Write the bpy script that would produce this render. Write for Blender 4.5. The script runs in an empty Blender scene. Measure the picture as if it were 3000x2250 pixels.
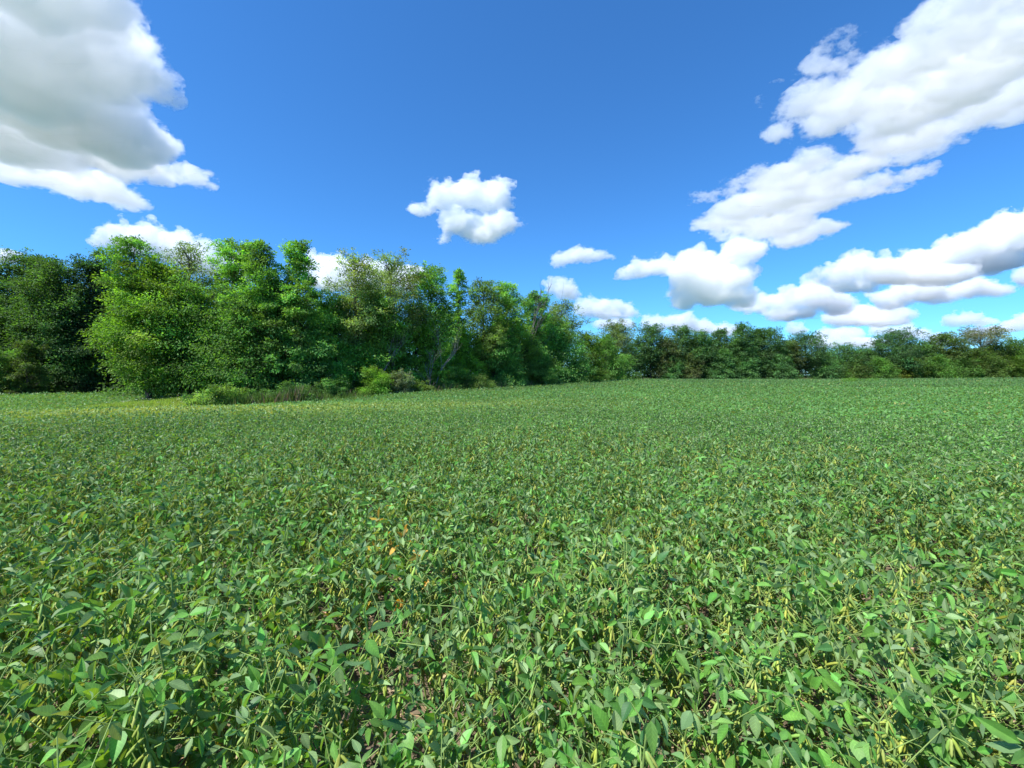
import bpy, bmesh, math
import numpy as np
from mathutils import Vector

# ------------------------------------------------------------------ camera, sky, sun, exposure
sc = bpy.context.scene
COL = sc.collection
F_PX = 429.6                                   # focal length in pixels of a 1024 wide frame
EYE = 1.7
cam = bpy.data.cameras.new('camera')
cam_o = bpy.data.objects.new('camera', cam)
COL.objects.link(cam_o)
sc.camera = cam_o
cam.sensor_width = 36
cam.lens = 36 * F_PX / 1024
cam.clip_start = .03
cam.clip_end = 60000
cam_o.location = (0, 0, EYE)
cam_o.rotation_euler = (math.radians(90 - 1.13), 0, 0)

SUN_EL, SUN_AZ = math.radians(56), math.radians(-126)      # azimuth from +Y towards +X
world = bpy.data.worlds.new('World')
sc.world = world
world.use_nodes = True
nt = world.node_tree
bg = nt.nodes['Background']
sky = nt.nodes.new('ShaderNodeTexSky')
sky.sky_type = 'NISHITA'
sky.sun_disc = False
sky.sun_elevation = SUN_EL
sky.sun_rotation = SUN_AZ
sky.air_density = 1.0
sky.dust_density = 0.0
sky.ozone_density = 10.0
tint = nt.nodes.new('ShaderNodeMix')
tint.data_type = 'RGBA'
tint.blend_type = 'MULTIPLY'
tint.inputs[0].default_value = 1
tint.inputs[7].default_value = (.42, .78, .97, 1)
nt.links.new(sky.outputs[0], tint.inputs[6])
nt.links.new(tint.outputs[2], bg.inputs[0])
bg.inputs[1].default_value = .127

sun = bpy.data.lights.new('sun', 'SUN')
sun_o = bpy.data.objects.new('sun', sun)
COL.objects.link(sun_o)
sun.energy = 4.2
sun.angle = math.radians(.5)
sun.color = (1, .965, .91)
sun_o.rotation_euler = Vector((math.sin(SUN_AZ) * math.cos(SUN_EL), math.cos(SUN_AZ) * math.cos(SUN_EL), math.sin(SUN_EL))).to_track_quat('Z', 'Y').to_euler()

sc.view_settings.view_transform = 'Standard'
sc.view_settings.look = 'None'
sc.view_settings.gamma = 1
sc.view_settings.exposure = .85
sc.cycles.volume_bounces = 28
sc.cycles.max_bounces = 28
sc.cycles.diffuse_bounces = 6
sc.cycles.glossy_bounces = 2
sc.cycles.transmission_bounces = 4
sc.cycles.volume_step_rate = 1.2

# ------------------------------------------------------------------ helpers
def nrm(a):
    return a / np.maximum(np.linalg.norm(a, axis=-1, keepdims=True), 1e-9)


class MB:
    """collects vertices, triangles, quads and a colour per vertex, then links them as one mesh object"""
    def __init__(s):
        s.V, s.T, s.Q, s.C, s.U, s.n = [], [], [], [], [], 0

    def add(s, V, T=None, Q=None, col=(1, 1, 1)):
        V = np.asarray(V, float).reshape(-1, 3)
        s.V.append(V)
        c = np.asarray(col, float)
        s.C.append(np.broadcast_to(c, V.shape) if c.ndim == 1 else c)
        if T is not None and len(T):
            s.T.append(np.asarray(T).reshape(-1, 3) + s.n)
        if Q is not None and len(Q):
            s.Q.append(np.asarray(Q).reshape(-1, 4) + s.n)
        s.n += len(V)

    def mesh(s, name, mat, smooth=False, origin=None):
        V = np.concatenate(s.V) if s.V else np.zeros((0, 3))
        if origin is not None:
            V = V - np.asarray(origin)
        T = np.concatenate(s.T) if s.T else np.zeros((0, 3), int)
        Q = np.concatenate(s.Q) if s.Q else np.zeros((0, 4), int)
        C = np.concatenate(s.C) if s.C else np.zeros((0, 3))
        m = bpy.data.meshes.new(name)
        m.vertices.add(len(V))
        m.vertices.foreach_set('co', V.astype(np.float32).ravel())
        loops = np.concatenate([T.ravel(), Q.ravel()]).astype(np.int32)
        m.loops.add(len(loops))
        m.loops.foreach_set('vertex_index', loops)
        starts = np.concatenate([np.arange(len(T)) * 3, len(T) * 3 + np.arange(len(Q)) * 4]).astype(np.int32)
        m.polygons.add(len(starts))
        m.polygons.foreach_set('loop_start', starts)
        m.update(calc_edges=True)
        m.polygons.foreach_set('use_smooth', np.full(len(starts), smooth))
        a = m.color_attributes.new('Col', 'FLOAT_COLOR', 'POINT')
        a.data.foreach_set('color', np.hstack([C, np.ones((len(C), 1))]).astype(np.float32).ravel())
        if s.U:
            b = m.attributes.new('Leaf', 'FLOAT_VECTOR', 'POINT')
            b.data.foreach_set('vector', np.concatenate(s.U).astype(np.float32).ravel())
        m.materials.append(mat)
        return m

    def obj(s, name, mat, parent=None, smooth=False, origin=None):
        o = bpy.data.objects.new(name, s.mesh(name, mat, smooth, origin))
        COL.objects.link(o)
        if parent is not None:
            o.parent = parent
        elif origin is not None:
            o.location = origin
        return o


def tag(o, label=None, cat=None, group=None, kind=None):
    if label: o['label'] = label
    if cat: o['category'] = cat
    if group: o['group'] = group
    if kind: o['kind'] = kind
    return o


def empty(name, loc):
    o = bpy.data.objects.new(name, None)
    COL.objects.link(o)
    o.location = loc
    o.empty_display_size = .2
    return o


def tube(mb, P, R, sides=5, col=(1, 1, 1)):
    P = np.asarray(P, float)
    R = np.asarray(R, float)
    n = len(P)
    D = nrm(np.gradient(P, axis=0))
    ref = np.array([0, 0, 1.]) if abs(D[0][2]) < .8 else np.array([1., 0, 0])
    A = nrm(np.cross(D, ref))
    B = np.cross(D, A)
    th = np.arange(sides) * 2 * math.pi / sides
    V = P[:, None] + R[:, None, None] * (np.cos(th)[None, :, None] * A[:, None] + np.sin(th)[None, :, None] * B[:, None])
    i = np.arange(n - 1)[:, None] * sides
    j = np.arange(sides)[None]
    k = (j + 1) % sides
    Q = np.stack([i + j, i + k, i + sides + k, i + sides + j], -1).reshape(-1, 4)
    mb.add(V.reshape(-1, 3), None, Q, col)


# leaf templates: u along the leaf, v across it (-1..1), then triangles and quads
_u = np.array([0, .10, .28, .48, .68, .86, 1.0])
_w = np.array([0, .60, .98, .93, .66, .30, 0])
def _half(sg, off):
    mid = [(x, 0) for x in _u]
    edge = [(x + .02, sg * y) for x, y in zip(_u[1:-1], _w[1:-1])]
    tv = mid + edge
    T = [(0, 1, 7), (5, 6, 11)]
    Q = [(i, i + 1, 6 + i + 1, 6 + i) for i in range(1, 5)]
    Q = [(i, i + 1, 7 + i, 6 + i) for i in range(1, 5)]
    if sg < 0:
        T = [t[::-1] for t in T]
        Q = [q[::-1] for q in Q]
    return tv, [tuple(a + off for a in t) for t in T], [tuple(a + off for a in q) for q in Q]
_l, _r = _half(1, 0), _half(-1, 12)
LEAF_FINE = (np.array(_l[0] + _r[0]), np.array(_l[1] + _r[1]), np.array(_l[2] + _r[2]))
LEAF_MID = (np.array([(0, 0), (.5, 0), (1, 0), (.22, .8), (.58, .9), (.22, -.8), (.58, -.9)]),
            np.array([(1, 4, 3), (0, 1, 3), (1, 2, 4), (0, 5, 1), (1, 5, 6), (1, 6, 2)]), None)
LEAF_FAR = (np.array([(0, 0), (.42, -1), (1, 0), (.42, 1)]), np.array([(0, 1, 2), (0, 2, 3)]), None)


def leaves(mb, tpl, pos, d, n, L, W, col, fold, droop, midrib=1.0, veins=False):
    tv, T, Q = tpl
    N, K = len(pos), len(tv)
    if N == 0:
        return
    d = nrm(d)
    s = nrm(np.cross(n, d))
    n = np.cross(d, s)
    u, v = tv[:, 0], tv[:, 1]
    L = np.broadcast_to(L, N); W = np.broadcast_to(W, N)
    fold = np.broadcast_to(fold, N); droop = np.broadcast_to(droop, N)
    V = (pos[:, None] + d[:, None] * (u[None] * L[:, None])[..., None]
         + s[:, None] * (v[None] * W[:, None] * .5)[..., None]
         + n[:, None] * (np.abs(v)[None] * (W * .5 * fold)[:, None] - (u ** 2)[None] * (L * droop)[:, None])[..., None])
    off = (np.arange(N) * K)[:, None, None]
    c = np.repeat(col[:, None], K, 1)
    if midrib != 1.0:
        c = c * np.where(v == 0, midrib, 1.0)[None, :, None]
    if veins:
        mb.U.append(np.tile(np.stack([u, np.abs(v), np.zeros(K)], 1), (N, 1)))
    mb.add(V.reshape(-1, 3), (T[None] + off).reshape(-1, 3), None if Q is None else (Q[None] + off).reshape(-1, 4), c.reshape(-1, 3))


def rand_dirs(rng, n):
    return nrm(rng.normal(size=(n, 3)))


# smooth value noise on a 2-D lattice
_lat = np.random.default_rng(77).uniform(-1, 1, (256, 256))
def vnoise(x, y, s):
    x = np.asarray(x) / s; y = np.asarray(y) / s
    i = np.floor(x).astype(int); j = np.floor(y).astype(int)
    a = x - i; b = y - j
    a = a * a * (3 - 2 * a); b = b * b * (3 - 2 * b)
    g = lambda p, q: _lat[p % 256, q % 256]
    return (g(i, j) * (1 - a) + g(i + 1, j) * a) * (1 - b) + (g(i, j + 1) * (1 - a) + g(i + 1, j + 1) * a) * b


# ------------------------------------------------------------------ materials
def leaf_material(name, rough=.5, spec=.35, trans=.35, tr_tint=(1.7, 1.75, .55), back=None):
    m = bpy.data.materials.new(name)
    m.use_nodes = True
    t = m.node_tree
    b = t.nodes['Principled BSDF']
    out = t.nodes['Material Output']
    at = t.nodes.new('ShaderNodeAttribute'); at.attribute_name = 'Col'
    src = at.outputs['Color']
    if back:
        # side veins across the blade and a dusty mottling
        lv = t.nodes.new('ShaderNodeAttribute'); lv.attribute_name = 'Leaf'
        sx = t.nodes.new('ShaderNodeSeparateXYZ'); t.links.new(lv.outputs['Vector'], sx.inputs[0])
        def math_(op, a_, b_, c_=None):
            n_ = t.nodes.new('ShaderNodeMath'); n_.operation = op
            for q_, w_ in enumerate((a_, b_, c_)):
                if w_ is None: continue
                if isinstance(w_, (int, float)): n_.inputs[q_].default_value = w_
                else: t.links.new(w_, n_.inputs[q_])
            return n_.outputs[0]
        ph = math_('MULTIPLY', math_('MULTIPLY_ADD', sx.outputs[1], -.28, sx.outputs[0]), 44.)
        vein = math_('POWER', math_('MAXIMUM', math_('SINE', ph, None), 0.), 6.)
        geo0 = t.nodes.new('ShaderNodeNewGeometry')
        nz = t.nodes.new('ShaderNodeTexNoise'); nz.inputs['Scale'].default_value = 38; nz.inputs['Detail'].default_value = 4
        t.links.new(geo0.outputs['Position'], nz.inputs['Vector'])
        mot = math_('MULTIPLY_ADD', nz.outputs[0], .9, .55)
        fac = math_('MULTIPLY', mot, math_('MULTIPLY_ADD', vein, .28, 1.))
        vm = t.nodes.new('ShaderNodeVectorMath'); vm.operation = 'MULTIPLY'
        t.links.new(src, vm.inputs[0]); t.links.new(fac, vm.inputs[1])
        src = vm.outputs[0]
    if back:
        geo = t.nodes.new('ShaderNodeNewGeometry')
        mx = t.nodes.new('ShaderNodeMix'); mx.data_type = 'RGBA'
        mul = t.nodes.new('ShaderNodeMath'); mul.operation = 'MULTIPLY'; mul.inputs[1].default_value = .6
        t.links.new(geo.outputs['Backfacing'], mul.inputs[0])
        t.links.new(mul.outputs[0], mx.inputs[0])
        t.links.new(src, mx.inputs[6])
        mx.inputs[7].default_value = (*back, 1)
        t.links.new(mx.outputs[2], b.inputs['Base Color'])
    else:
        t.links.new(src, b.inputs['Base Color'])
    b.inputs['Roughness'].default_value = rough
    b.inputs['Specular IOR Level'].default_value = spec
    tl = t.nodes.new('ShaderNodeBsdfTranslucent')
    mt = t.nodes.new('ShaderNodeMix'); mt.data_type = 'RGBA'; mt.blend_type = 'MULTIPLY'
    mt.inputs[0].default_value = 1
    t.links.new(src, mt.inputs[6]); mt.inputs[7].default_value = (*tr_tint, 1)
    t.links.new(mt.outputs[2], tl.inputs['Color'])
    ms = t.nodes.new('ShaderNodeMixShader'); ms.inputs[0].default_value = trans
    t.links.new(b.outputs[0], ms.inputs[1]); t.links.new(tl.outputs[0], ms.inputs[2])
    t.links.new(ms.outputs[0], out.inputs['Surface'])
    return m


def plain_material(name, rough=.85, spec=.2, scale=0, amount=.4):
    m = bpy.data.materials.new(name)
    m.use_nodes = True
    t = m.node_tree
    b = t.nodes['Principled BSDF']
    at = t.nodes.new('ShaderNodeAttribute'); at.attribute_name = 'Col'
    src = at.outputs['Color']
    if scale:
        geo = t.nodes.new('ShaderNodeNewGeometry')
        nz = t.nodes.new('ShaderNodeTexNoise'); nz.inputs['Scale'].default_value = scale; nz.inputs['Detail'].default_value = 6
        t.links.new(geo.outputs['Position'], nz.inputs['Vector'])
        mr = t.nodes.new('ShaderNodeMapRange')
        mr.inputs[1].default_value = .3; mr.inputs[2].default_value = .7
        mr.inputs[3].default_value = 1 - amount; mr.inputs[4].default_value = 1 + amount
        t.links.new(nz.outputs[0], mr.inputs[0])
        mx = t.nodes.new('ShaderNodeVectorMath'); mx.operation = 'MULTIPLY'
        t.links.new(src, mx.inputs[0]); t.links.new(mr.outputs[0], mx.inputs[1])
        src = mx.outputs[0]
    t.links.new(src, b.inputs['Base Color'])
    b.inputs['Roughness'].default_value = rough
    b.inputs['Specular IOR Level'].default_value = spec
    return m


M_SOY = leaf_material('soybean_leaf', rough=.5, spec=.4, trans=.34, tr_tint=(2.2, 1.65, .4), back=(.20, .31, .16))
M_POD = leaf_material('soybean_pod', rough=.6, spec=.3, trans=.12, tr_tint=(1.2, 1.1, .6))
M_TREE = leaf_material('tree_leaf', rough=.55, spec=.25, trans=.46, tr_tint=(1.65, 1.75, .5))
M_GRASS = leaf_material('grass_blade', rough=.6, spec=.25, trans=.3, tr_tint=(1.4, 1.4, .7))
M_BARK = plain_material('bark', scale=6, amount=.45)
M_SOIL = plain_material('soil', rough=.95, spec=.1, scale=9, amount=.5)
M_DRY = leaf_material('dry_leaf', rough=.8, spec=.15, trans=.2, tr_tint=(1.1, 1, .8))

# ------------------------------------------------------------------ terrain
_ctrl = np.array([
    (0, 0, 0), (-5, 5, 0), (6, 5, 0), (0, 15, 0), (16, 15, 0), (-12, 13, -.12), (-25, 14, -.25), (40, 20, .05),
    (-18, 24.5, -.62), (-25, 23.6, -.95), (-22, 27.0, -.42), (-25, 26.6, -.55), (-21, 28.6, -.12), (-29, 26.8, -.8), (-26, 31, -.6), (0, -15, 0), (-40, 0, -.2), (40, 0, .05), (-11.2, 29.2, -.45), (-4.3, 38, -.15), (0, 43, -.12),
    (5.5, 55, 0), (16, 80, .15), (37, 115, -.05), (70, 112, -.05), (103, 113, .1), (140, 115, .5), (60, 60, .05),
    (-43, 36.5, -.6), (-33, 37.5, -.5), (-60, 30, -.6), (-45, 25, -.6), (-30, 45, -.8), (-15, 45, -.3), (60, 160, 0), (0, 90, 0), (-60, 80, -.8)])
def _solve():
    P, z = _ctrl[:, :2], _ctrl[:, 2]
    K = np.sqrt(((P[:, None] - P[None]) ** 2).sum(-1) + 4.0)
    A = np.block([[-K, np.ones((len(P), 1))], [np.ones((1, len(P))), np.zeros((1, 1))]])
    return np.linalg.solve(A, np.append(z, 0))
_rbf = _solve()
def ground(x, y):
    x = np.asarray(x, float); y = np.asarray(y, float)
    z = np.full(np.broadcast(x, y).shape, _rbf[-1])
    for (cx, cy, cz), w in zip(_ctrl, _rbf):
        z = z - w * np.sqrt((x - cx) ** 2 + (y - cy) ** 2 + 4.0)
    far = np.clip((np.hypot(x, y - 50) - 170) / 150, 0, 1)
    return z * (1 - far) - .2 * far


FIELD = np.array([(-150, -40), (260, -40), (260, 113), (140, 112.5), (90, 112.5), (36, 112.5), (30, 109), (17, 81), (6.2, 55), (0.6, 43), (-3.8, 37.8),
                  (-10.8, 29.6), (-17.8, 25.2), (-27.8, 26.6), (-24.5, 30.5), (-24, 37.4), (-34, 38), (-60, 36.5), (-150, 30)])
def in_field(x, y):
    x = np.asarray(x, float); y = np.asarray(y, float)
    r = np.zeros(x.shape, bool)
    n = len(FIELD)
    for i in range(n):
        x1, y1 = FIELD[i]; x2, y2 = FIELD[(i + 1) % n]
        if y1 == y2:
            continue
        c = ((y1 > y) != (y2 > y)) & (x < (x2 - x1) * (y - y1) / (y2 - y1) + x1)
        r ^= c
    return r


def build_ground():
    ax = np.concatenate([-np.geomspace(160, 4000, 14)[::-1], np.arange(-150, 151, 2.0), np.geomspace(160, 4000, 14)])
    ay = np.concatenate([-np.geomspace(45, 2000, 10)[::-1], np.arange(-40, 0, 2.), np.arange(0, 8, .25), np.arange(8, 151, 1.5), np.geomspace(160, 6000, 16)])
    X, Y = np.meshgrid(ax, ay)
    Z = ground(X, Y)
    near = (np.hypot(X, Y) < 12)
    Z = Z + near * vnoise(X, Y, .6) * .02
    f = in_field(X, Y)
    n1 = vnoise(X, Y, 7.)[..., None]
    soil = np.array([.165, .130, .085]) * (1 + .15 * n1)
    green = np.array([.045, .075, .022]) * (1 + .2 * n1)
    C = np.where(f[..., None], soil, green)
    ny, nx = X.shape
    idx = np.arange(nx * ny).reshape(ny, nx)
    Q = np.stack([idx[:-1, :-1], idx[:-1, 1:], idx[1:, 1:], idx[1:, :-1]], -1).reshape(-1, 4)
    mb = MB()
    mb.add(np.stack([X, Y, Z], -1).reshape(-1, 3), None, Q, C.reshape(-1, 3))
    tag(mb.obj('ground', M_SOIL, smooth=True), kind='structure')
build_ground()

# ------------------------------------------------------------------ soybeans
TOP = np.array([.120, .280, .052])
def soy_colour(rng, n):
    c = TOP * rng.lognormal(0, .22, (n, 1)) * np.array([1, 1, 1]) * (1 + rng.normal(0, .07, (n, 3)))
    k = rng.random(n)
    c[k < .24] = np.array([.20, .31, .12]) * rng.uniform(.7, 1.25, ((k < .24).sum(), 1))        # silvery leaves
    c[(k > .24) & (k < .38)] = np.array([.055, .150, .045]) * rng.uniform(.8, 1.2, (((k > .24) & (k < .38)).sum(), 1))
    y = k > .997
    c[y] = np.array([.42, .36, .08]) * rng.uniform(.7, 1.1, (y.sum(), 1))
    return np.clip(c, .005, .8)


def soy_plant(rng, H, yellow=0.0):
    """arrays that describe one plant: leaflets, stem polylines, pods"""
    P, D, Nn, L, W = [], [], [], [], []
    stems, pods = [], []
    lean = rng.normal(0, .06, 2)
    zz = np.linspace(0, H, 7)
    wob = np.cumsum(rng.normal(0, .008, (7, 2)), 0)
    main = np.stack([lean[0] * zz / H * 1.2 + wob[:, 0], lean[1] * zz / H * 1.2 + wob[:, 1], zz], 1)
    stems.append((main, np.linspace(.0055, .003, 7)))
    at = lambda z: np.array([np.interp(z, zz, main[:, i]) for i in range(3)])
    az0 = rng.uniform(0, 6.28)
    nn = 15
    axes = [(at, H, az0)]
    for k2 in range(2 * nn):
        k = k2 // 2
        if k2 % 2 and rng.random() < .45:
            continue
        f = (k + 1) / nn
        z = H * (.10 + .90 * f)
        p0 = at(z)
        az = az0 + ((k + k2) % 2) * math.pi + rng.normal(0, .55)
        # pods
        if .2 < f < .97 and rng.random() < .88:
            for _ in range(rng.integers(2, 6)):
                a2 = rng.uniform(0, 6.28)
                dv = np.array([math.cos(a2) * .45, math.sin(a2) * .45, rng.uniform(-1.2, -.1)])
                pods.append((p0 + np.array([0, 0, rng.uniform(-.02, .01)]), dv / np.linalg.norm(dv), rng.uniform(.036, .054)))
        if f < .3 and rng.random() < .6:
            continue
        el = math.radians(rng.uniform(15, 65))
        pl = rng.uniform(.10, .20) * (1.1 if f < .85 else .55)
        dv = np.array([math.cos(az) * math.cos(el), math.sin(az) * math.cos(el), math.sin(el)])
        p1 = p0 + dv * pl * .55
        dv2 = dv + np.array([0, 0, rng.uniform(-.35, .1)])
        dv2 /= np.linalg.norm(dv2)
        p2 = p1 + dv2 * pl * .45
        stems.append((np.array([p0, p1, p2]), np.array([.0019, .0016, .0013])))
        sz = rng.uniform(.038, .072) * (1 if f < .9 else rng.uniform(.5, .85))
        mood = rng.random()
        for j, da in enumerate((0, 1.35, -1.35)):
            a = az + da + rng.normal(0, .25)
            pitch = rng.normal(-.75, .4) if mood < .45 else rng.normal(.85, .35) if mood < .8 else rng.normal(.1, .4)
            d = np.array([math.cos(a) * math.cos(pitch), math.sin(a) * math.cos(pitch), math.sin(pitch)])
            roll = rng.normal(0, .8)
            up = np.array([0, 0, 1.])
            s = np.cross(up, d); s /= np.linalg.norm(s) + 1e-9
            n = np.cross(d, s)
            n = n * math.cos(roll) + s * math.sin(roll)
            st = p2 + (dv2 * .022 if j == 0 else 0)
            if j == 0:
                stems.append((np.array([p2, st]), np.array([.0012, .001])))
            P.append(st); D.append(d); Nn.append(n)
            l = sz * (1.08 if j == 0 else rng.uniform(.85, 1.0))
            L.append(l); W.append(l * rng.uniform(.38, .55))
    P, D, Nn, L, W = map(np.array, (P, D, Nn, L, W))
    C = soy_colour(rng, len(P))
    low = (P[:, 2] < .5 * H) & (rng.random(len(P)) < .45)
    C[low] = np.array([.24, .29, .05]) * rng.uniform(.7, 1.2, (low.sum(), 1))
    if yellow:
        k = rng.random(len(P)) < yellow
        C[k] = np.array([.52, .36, .05]) * rng.uniform(.6, 1.15, (k.sum(), 1)) * np.array([1, rng.uniform(.75, 1.1), 1])
    PC = np.array([.37, .43, .09]) * rng.uniform(.65, 1.3, (len(pods), 1)) * np.stack([rng.uniform(.66, 1.12, len(pods)), np.ones(len(pods)), rng.uniform(.7, 1.3, len(pods))], 1)
    return dict(P=P, D=D, N=Nn, L=L, W=W, C=C, F=rng.uniform(.1, 1.0, len(P)), R=rng.uniform(-.05, .35, len(P)), stems=stems, pods=pods, PC=PC)


def pod_mesh(mb, pods, PC, sides):
    for (p, d, l), c in zip(pods, PC):
        b = np.array([0, 0, -.25])
        if sides > 3:
            us = np.array([0, .12, .28, .42, .56, .7, .84, 1])
            rs = np.array([.08, .6, .95, .78, 1, .78, .85, .05]) * l * .11
        else:
            us = np.array([0, .3, .75, 1]); rs = np.array([.1, 1, .9, .05]) * l * .11
        pts = p + d * (us * l)[:, None] + b * ((us ** 2) * l * .6)[:, None]
        tube(mb, pts, rs, sides, c)


STEM_C = np.array([.22, .32, .085])
rng = np.random.default_rng(11)
variants = [soy_plant(rng, rng.uniform(.62, .80)) for _ in range(22)]
yellows = [soy_plant(rng, rng.uniform(.68, .76), yellow=.4) for _ in range(2)]
def plant_meshes(v):
    a, b, c = MB(), MB(), MB()
    for P, R in v['stems']:
        tube(a, P, R, 5, STEM_C * rng.uniform(.8, 1.3))
    leaves(b, LEAF_FINE, v['P'], v['D'], v['N'], v['L'], v['W'], v['C'], v['F'], v['R'], midrib=1.2, veins=True)
    pod_mesh(c, v['pods'], v['PC'], 6)
    return a.mesh('stem', M_POD, True), b.mesh('leaves', M_SOY, True), c.mesh('pods', M_POD, True)
near_meshes = [plant_meshes(v) for v in variants]
yellow_meshes = [plant_meshes(v) for v in yellows]

# where every plant of the near field stands (jittered grid), nearest first
SP = .158
gx, gy = np.meshgrid(np.arange(-20, 20, SP), np.arange(-2.2, 12.5, SP))
gx = gx.ravel() + rng.uniform(-.09, .09, gx.size); gy = gy.ravel() + rng.uniform(-.09, .09, gy.size)
keep = (np.abs(gx) < np.maximum(1.28 * gy, 0) + 1.8) & (np.hypot(gx, gy) > .5) & (np.hypot(gx, gy) < 12.4)
# thin spots where the soil shows
thin = vnoise(gx + 31, gy + 7, .8) + .6 * vnoise(gx, gy, .35)
keep &= ~((thin > .78))
gx, gy = gx[keep], gy[keep]
inview = (np.abs(gx) < 1.2 * gy + .15) & (gy > .35)
depth = np.where(inview, np.hypot(gx, gy), 1e3)
order = np.argsort(depth)
near_i, rest_i = order[:297], order[297:]
spot = np.array([[-.85, 2.55], [-.62, 2.35], [-1.02, 2.75]])
yellow_i = set(int(near_i[np.argmin(np.hypot(gx[near_i] - s[0], gy[near_i] - s[1]))]) for s in spot)
for q, i in enumerate(near_i):
    i = int(i)
    if i in yellow_i:
        ms = yellow_meshes[q % 2]
        label = 'yellowing soybean plant with yellow-orange leaves among green ones'
        group = 'yellowing soybean plants in the foreground'
    else:
        ms = near_meshes[int(rng.integers(len(near_meshes)))]
        label = 'green soybean plant with pale yellow pods in the nearest part of the field'
        group = 'green soybean plants in the foreground'
    r = empty('soybean_plant', (gx[i], gy[i], float(ground(gx[i], gy[i]))))
    r.rotation_euler = (rng.normal(0, .05), rng.normal(0, .05), rng.uniform(0, 6.28))
    s = rng.uniform(.82, 1.12)
    r.scale = (s, s, s)
    tag(r, label, 'plant', group)
    for nm, m in zip(('stem', 'leaves', 'pods'), ms):
        c = bpy.data.objects.new(nm, m)
        COL.objects.link(c)
        c.parent = r


def field_height(x, y):
    """height of the standing crop: lower along the wood's edge and in thin places"""
    h = .74 + .05 * vnoise(x, y, 5.) + .05 * vnoise(x, y, 1.3)
    edge = np.exp(-((np.asarray(x) + 19) ** 2 / 120 + (np.asarray(y) - 26) ** 2 / 10))
    h = h - .38 * edge
    return h


def field_tone(x, y):
    """real patches of paler, yellower crop"""
    t = .5 * vnoise(x, y, 9.) + .35 * vnoise(x + 50, y, 3.)
    band = np.exp(-((np.asarray(x) + 9) ** 2 / 100 + (np.asarray(y) - 14.5 - .12 * (np.asarray(x) + 8)) ** 2 / 9)) * (.75 + .5 * vnoise(x, y, 1.7))
    return t, band


def crop():
    rng = np.random.default_rng(5)
    mb = MB()
    pods = MB()
    # plants of the near field, leaf by leaf
    PL = [[] for _ in range(8)]
    for i in rest_i:
        v = variants[int(rng.integers(len(variants)))]
        a = rng.uniform(0, 6.28)
        M = np.array([[math.cos(a), -math.sin(a), 0], [math.sin(a), math.cos(a), 0], [0, 0, 1]])
        x, y = gx[i], gy[i]
        s = rng.uniform(.88, 1.1)
        o = np.array([x, y, float(ground(x, y))])
        PL[0].append(v['P'] @ M.T * s + o); PL[1].append(v['D'] @ M.T); PL[2].append(v['N'] @ M.T)
        t, b = field_tone(x, y)
        c = v['C'] * rng.uniform(.88, 1.12) * (1 + .32 * t)
        if b > .05:
            k = rng.random(len(c)) < .8 * b
            c[k] = np.array([.30, .41, .10]) * rng.uniform(.7, 1.2, (k.sum(), 1))
        PL[3].append(v['L'] * s); PL[4].append(v['W'] * s); PL[5].append(c); PL[6].append(v['F']); PL[7].append(v['R'])
        dd = math.hypot(x, y)
        if dd < 8 and y > -.5:
            pod_mesh(mb, [(p @ M.T * s + o, d @ M.T, l * s * (1.0 if dd < 5 else 1.2)) for p, d, l in v['pods']], v['PC'], 3)
            for P, R in v['stems'][1:]:
                if len(P) == 3:
                    tube(mb, P @ M.T * s + o, R * 1.1, 3, STEM_C)
    PL = [np.concatenate(a) for a in PL]
    leaves(mb, LEAF_MID, *PL[:5], PL[5], PL[6], PL[7])
    # farther off: the leaves of the canopy's upper layer
    def zone(d0, d1, per_m2, size, top):
        A = 2 * 1.36 * (d1 ** 2 - d0 ** 2) / 2
        n = int(A * per_m2)
        y = np.sqrt(rng.uniform(d0 ** 2, d1 ** 2, n))
        x = rng.uniform(-1.36, 1.36, n) * y
        k = in_field(x, y)
        if d0 < 13:
            k &= np.hypot(x, y) > 12.2
        x, y = x[k], y[k]
        n = len(x)
        h = field_height(x, y)
        z = ground(x, y) + h * (1 - top * rng.random(n) ** 1.4) + rng.normal(0, .025, n)
        az = rng.uniform(0, 6.28, n)
        pitch = rng.normal(.05, .65, n)
        d = np.stack([np.cos(az) * np.cos(pitch), np.sin(az) * np.cos(pitch), np.sin(pitch)], 1)
        nn = nrm(np.stack([rng.normal(0, .55, n), rng.normal(0, .55, n), np.ones(n)], 1))
        L = size * rng.uniform(.7, 1.3, n)
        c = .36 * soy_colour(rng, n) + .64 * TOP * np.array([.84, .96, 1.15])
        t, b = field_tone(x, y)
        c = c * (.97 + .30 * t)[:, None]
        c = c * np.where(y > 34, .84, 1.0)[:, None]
        yb = np.array([.34, .44, .11]) * rng.uniform(.7, 1.2, (n, 1))
        mix = np.clip(b * .95, 0, 1) * (rng.random(n) < .85)
        c = c * (1 - mix)[:, None] + yb * mix[:, None]
        pod = rng.random(n) < .045
        c[pod] = np.array([.27, .30, .08]) * rng.uniform(.7, 1.2, (pod.sum(), 1))
        leaves(mb, LEAF_FAR, np.stack([x, y, z], 1), d, nn, L, L * rng.uniform(.45, .62, n), c, rng.uniform(0, .5, n), rng.uniform(-.1, .3, n))
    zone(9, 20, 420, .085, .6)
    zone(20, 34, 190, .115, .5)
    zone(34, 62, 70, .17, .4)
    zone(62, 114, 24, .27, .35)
    # what covers the soil deeper in the canopy beyond the near field
    tag(mb.obj('soybean_crop', M_SOY), 'dense green soybean canopy covering the whole field', 'crop', kind='stuff')
crop()


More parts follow.
